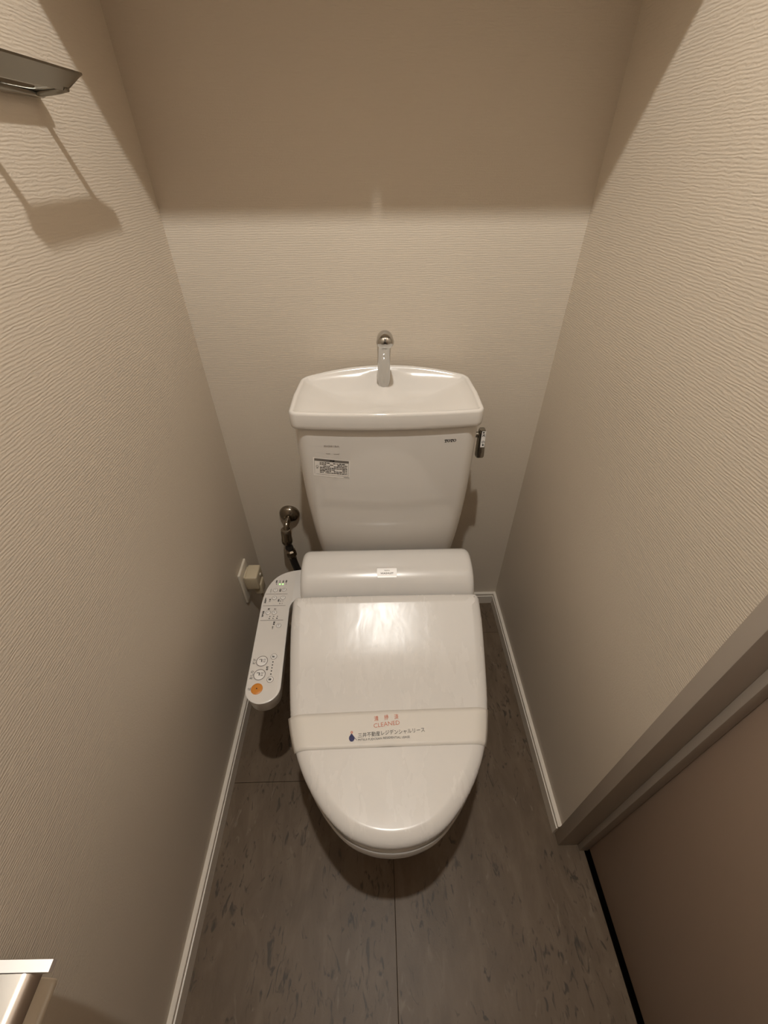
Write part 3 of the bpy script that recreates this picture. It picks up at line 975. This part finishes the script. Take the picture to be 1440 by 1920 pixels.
MB().lathe((hx+0.005, hy, hz-0.024), (0.06, 0, -1), [(0.0100, 0), (0.0150, 0.004), (0.0158, 0.010), (0.0158, 0.022), (0.0130, 0.026), (0.0120, 0.030)], 8).build('hose_nut', 'valve_metal', vl, angle=20)
MB().tube(catmull([(hx+0.0065, hy, hz-0.046), (hx+0.009, hy, hz-0.080), (hx+0.020, hy-0.004, hz-0.125), (hx+0.050, hy-0.030, hz-0.155), (hx+0.090, hy-0.075, hz-0.120), (hx+0.115, hy-0.115, hz-0.020)], 8), 0.0112, 18).build('supply_hose', 'hose_rubber', vl)

# ------------------------------------------------------------------ wall outlet with plug on the left wall
ol = empty('wall_outlet', (-W, -0.140, 0.295), 'beige wall outlet cover plate low on the left wall', 'outlet')
MB().bevbox((-W, -0.176, 0.235), (-W+0.0075, -0.104, 0.355), 0.003, 3).build('cover_plate', 'outlet_plastic', ol)
MB().bevbox((-W+0.0070, -0.155, 0.262), (-W+0.0095, -0.125, 0.328), 0.001, 2).build('socket_insert', 'outlet_plastic', ol)
pg = empty('power_plug', (-W+0.010, -0.145, 0.30), 'square beige power plug pushed into the wall outlet', 'plug')
MB().bevbox((-W+0.0098, -0.163, 0.285), (-W+0.0150, -0.118, 0.333), 0.0015, 2).build('plug_rear', 'plug_beige', pg)
MB().bevbox((-W+0.0140, -0.168, 0.287), (-W+0.0500, -0.114, 0.338), 0.0045, 3).build('plug_body', 'plug_beige', pg)
MB().bevbox((-W+0.0300, -0.160, 0.255), (-W+0.0540, -0.124, 0.300), 0.006, 3).build('plug_grip', 'plug_beige', pg)
MB().disc((-W+0.0495, -0.135, 0.318), (1, 0, 0), 0.0045, 0.003, 18, bev=0.001).build('test_button', 'outlet_plastic', pg)
MB().tube(catmull([(-W+0.042, -0.142, 0.258), (-W+0.044, -0.145, 0.235), (-W+0.056, -0.150, 0.180), (-W+0.085, -0.165, 0.135), (-W+0.130, -0.190, 0.150), (-W+0.175, -0.220, 0.250), (-W+0.200, -0.240, 0.370)], 8), 0.0035, 12).build('cord', 'plug_beige', pg)

# ------------------------------------------------------------------ towel hanger on the left wall
th = empty('towel_hanger', (-W, -0.345, 1.325), 'chrome towel hanger frame high on the left wall', 'towel hanger')
y0, y1 = -0.437, -0.256
def blade():
    rings = []
    n = 24
    for i in range(n+1):
        y = y0+(y1-y0)*i/n
        e = min(1, min(y-y0, y1-y)/0.010)
        k = math.sqrt(max(0, 1-(1-e)**2))
        a = Vector((-0.3475-0.006*(1-k), y, 1.3345)); b = Vector((-0.3665, (y0+y1)/2+(y-(y0+y1)/2)*0.80, 1.3200))
        nrm = Vector((-(b-a).z, 0, (b-a).x)).normalized()*0.0017
        rings.append([a+nrm, a+(a-b).normalized()*0.0012, a-nrm, b-nrm, b+(b-a).normalized()*0.0012, b+nrm])
    return MB().loft(rings)
blade().build('front_blade', 'chrome_dull', th, angle=50)
for yy in (y0+0.022, y1-0.022):
    MB().tube(catmull([(-0.363, yy, 1.3225), (-0.375, yy, 1.3205), (-0.392, yy, 1.3190), (-0.402, yy-0.0*yy, 1.3190), (-0.4095, yy, 1.3190)], 6), 0.0050, 16).build('arm', 'chrome_dull', th)
MB().bevbox((-W, y0+0.004, 1.3135), (-W+0.013, y1-0.004, 1.3255), 0.005, 3).build('wall_bar', 'chrome_dull', th)

# ------------------------------------------------------------------ paper holder low on the left wall
ph = empty('paper_holder', (-W, -1.01, 0.70), 'chrome toilet paper holder at the lower left corner on the wall', 'paper holder')
PY0, PY1 = -1.085, -0.942
MB().bevbox((-W, PY0, 0.640), (-W+0.006, PY1, 0.694), 0.002, 2).build('wall_plate', 'chrome', ph)
for a, b in ((PY1-0.0080, PY1), (PY0, PY0+0.0080)):
    prof = [(-W+0.004, 0.660), (-0.360, 0.645), (-0.346, 0.648), (-0.330, 0.676), (-0.3085, 0.6935), (-0.3068, 0.6965), (-0.3085, 0.7000), (-W+0.004, 0.7130)]
    MB().loft([[(x, a, z) for x, z in prof], [(x, b, z) for x, z in prof]]).build('side_arm', 'chrome_brushed', ph, smooth=False)
cvp = [(-W+0.006, 0.7030), (-0.332, 0.7005), (-0.3265, 0.6985), (-0.3225, 0.6945), (-0.3195, 0.688)]
def cover():
    t = 0.0012
    r0 = [(x, z) for x, z in cvp]; r1 = [(x-0.0006, z-t) for x, z in reversed(cvp)]
    sec = r0+r1
    return MB().loft([[(x, PY0+0.0085, z) for x, z in sec], [(x, PY1-0.0085, z) for x, z in sec]])
cover().build('cover_flap', 'chrome_soft', ph, angle=50)
rl = empty('toilet_paper_roll', (-0.3625, -1.013, 0.652), 'cream paper roll under the chrome cover of the paper holder', 'paper roll')
rlp = [(0.018, -0.062), (0.0345, -0.062), (0.0355, -0.061), (0.0355, 0.061), (0.0345, 0.062), (0.018, 0.062), (0.018, -0.062)]
MB().lathe((-0.3625, -1.013, 0.652), (0, 1, 0), rlp, 48).build('paper', 'paper_roll', rl)
MB().lathe((-0.3625, -1.013, 0.652), (0, 1, 0), [(0.0172, -0.0585), (0.0178, -0.0585), (0.0178, 0.0585), (0.0172, 0.0585), (0.0172, -0.0585)], 30).build('core', 'plug_beige', rl)
MB().disc((-0.3625, PY0+0.006, 0.652), (0, 1, 0), 0.006, PY1-PY0-0.012, 18).build('spindle', 'chrome_dull', ph)
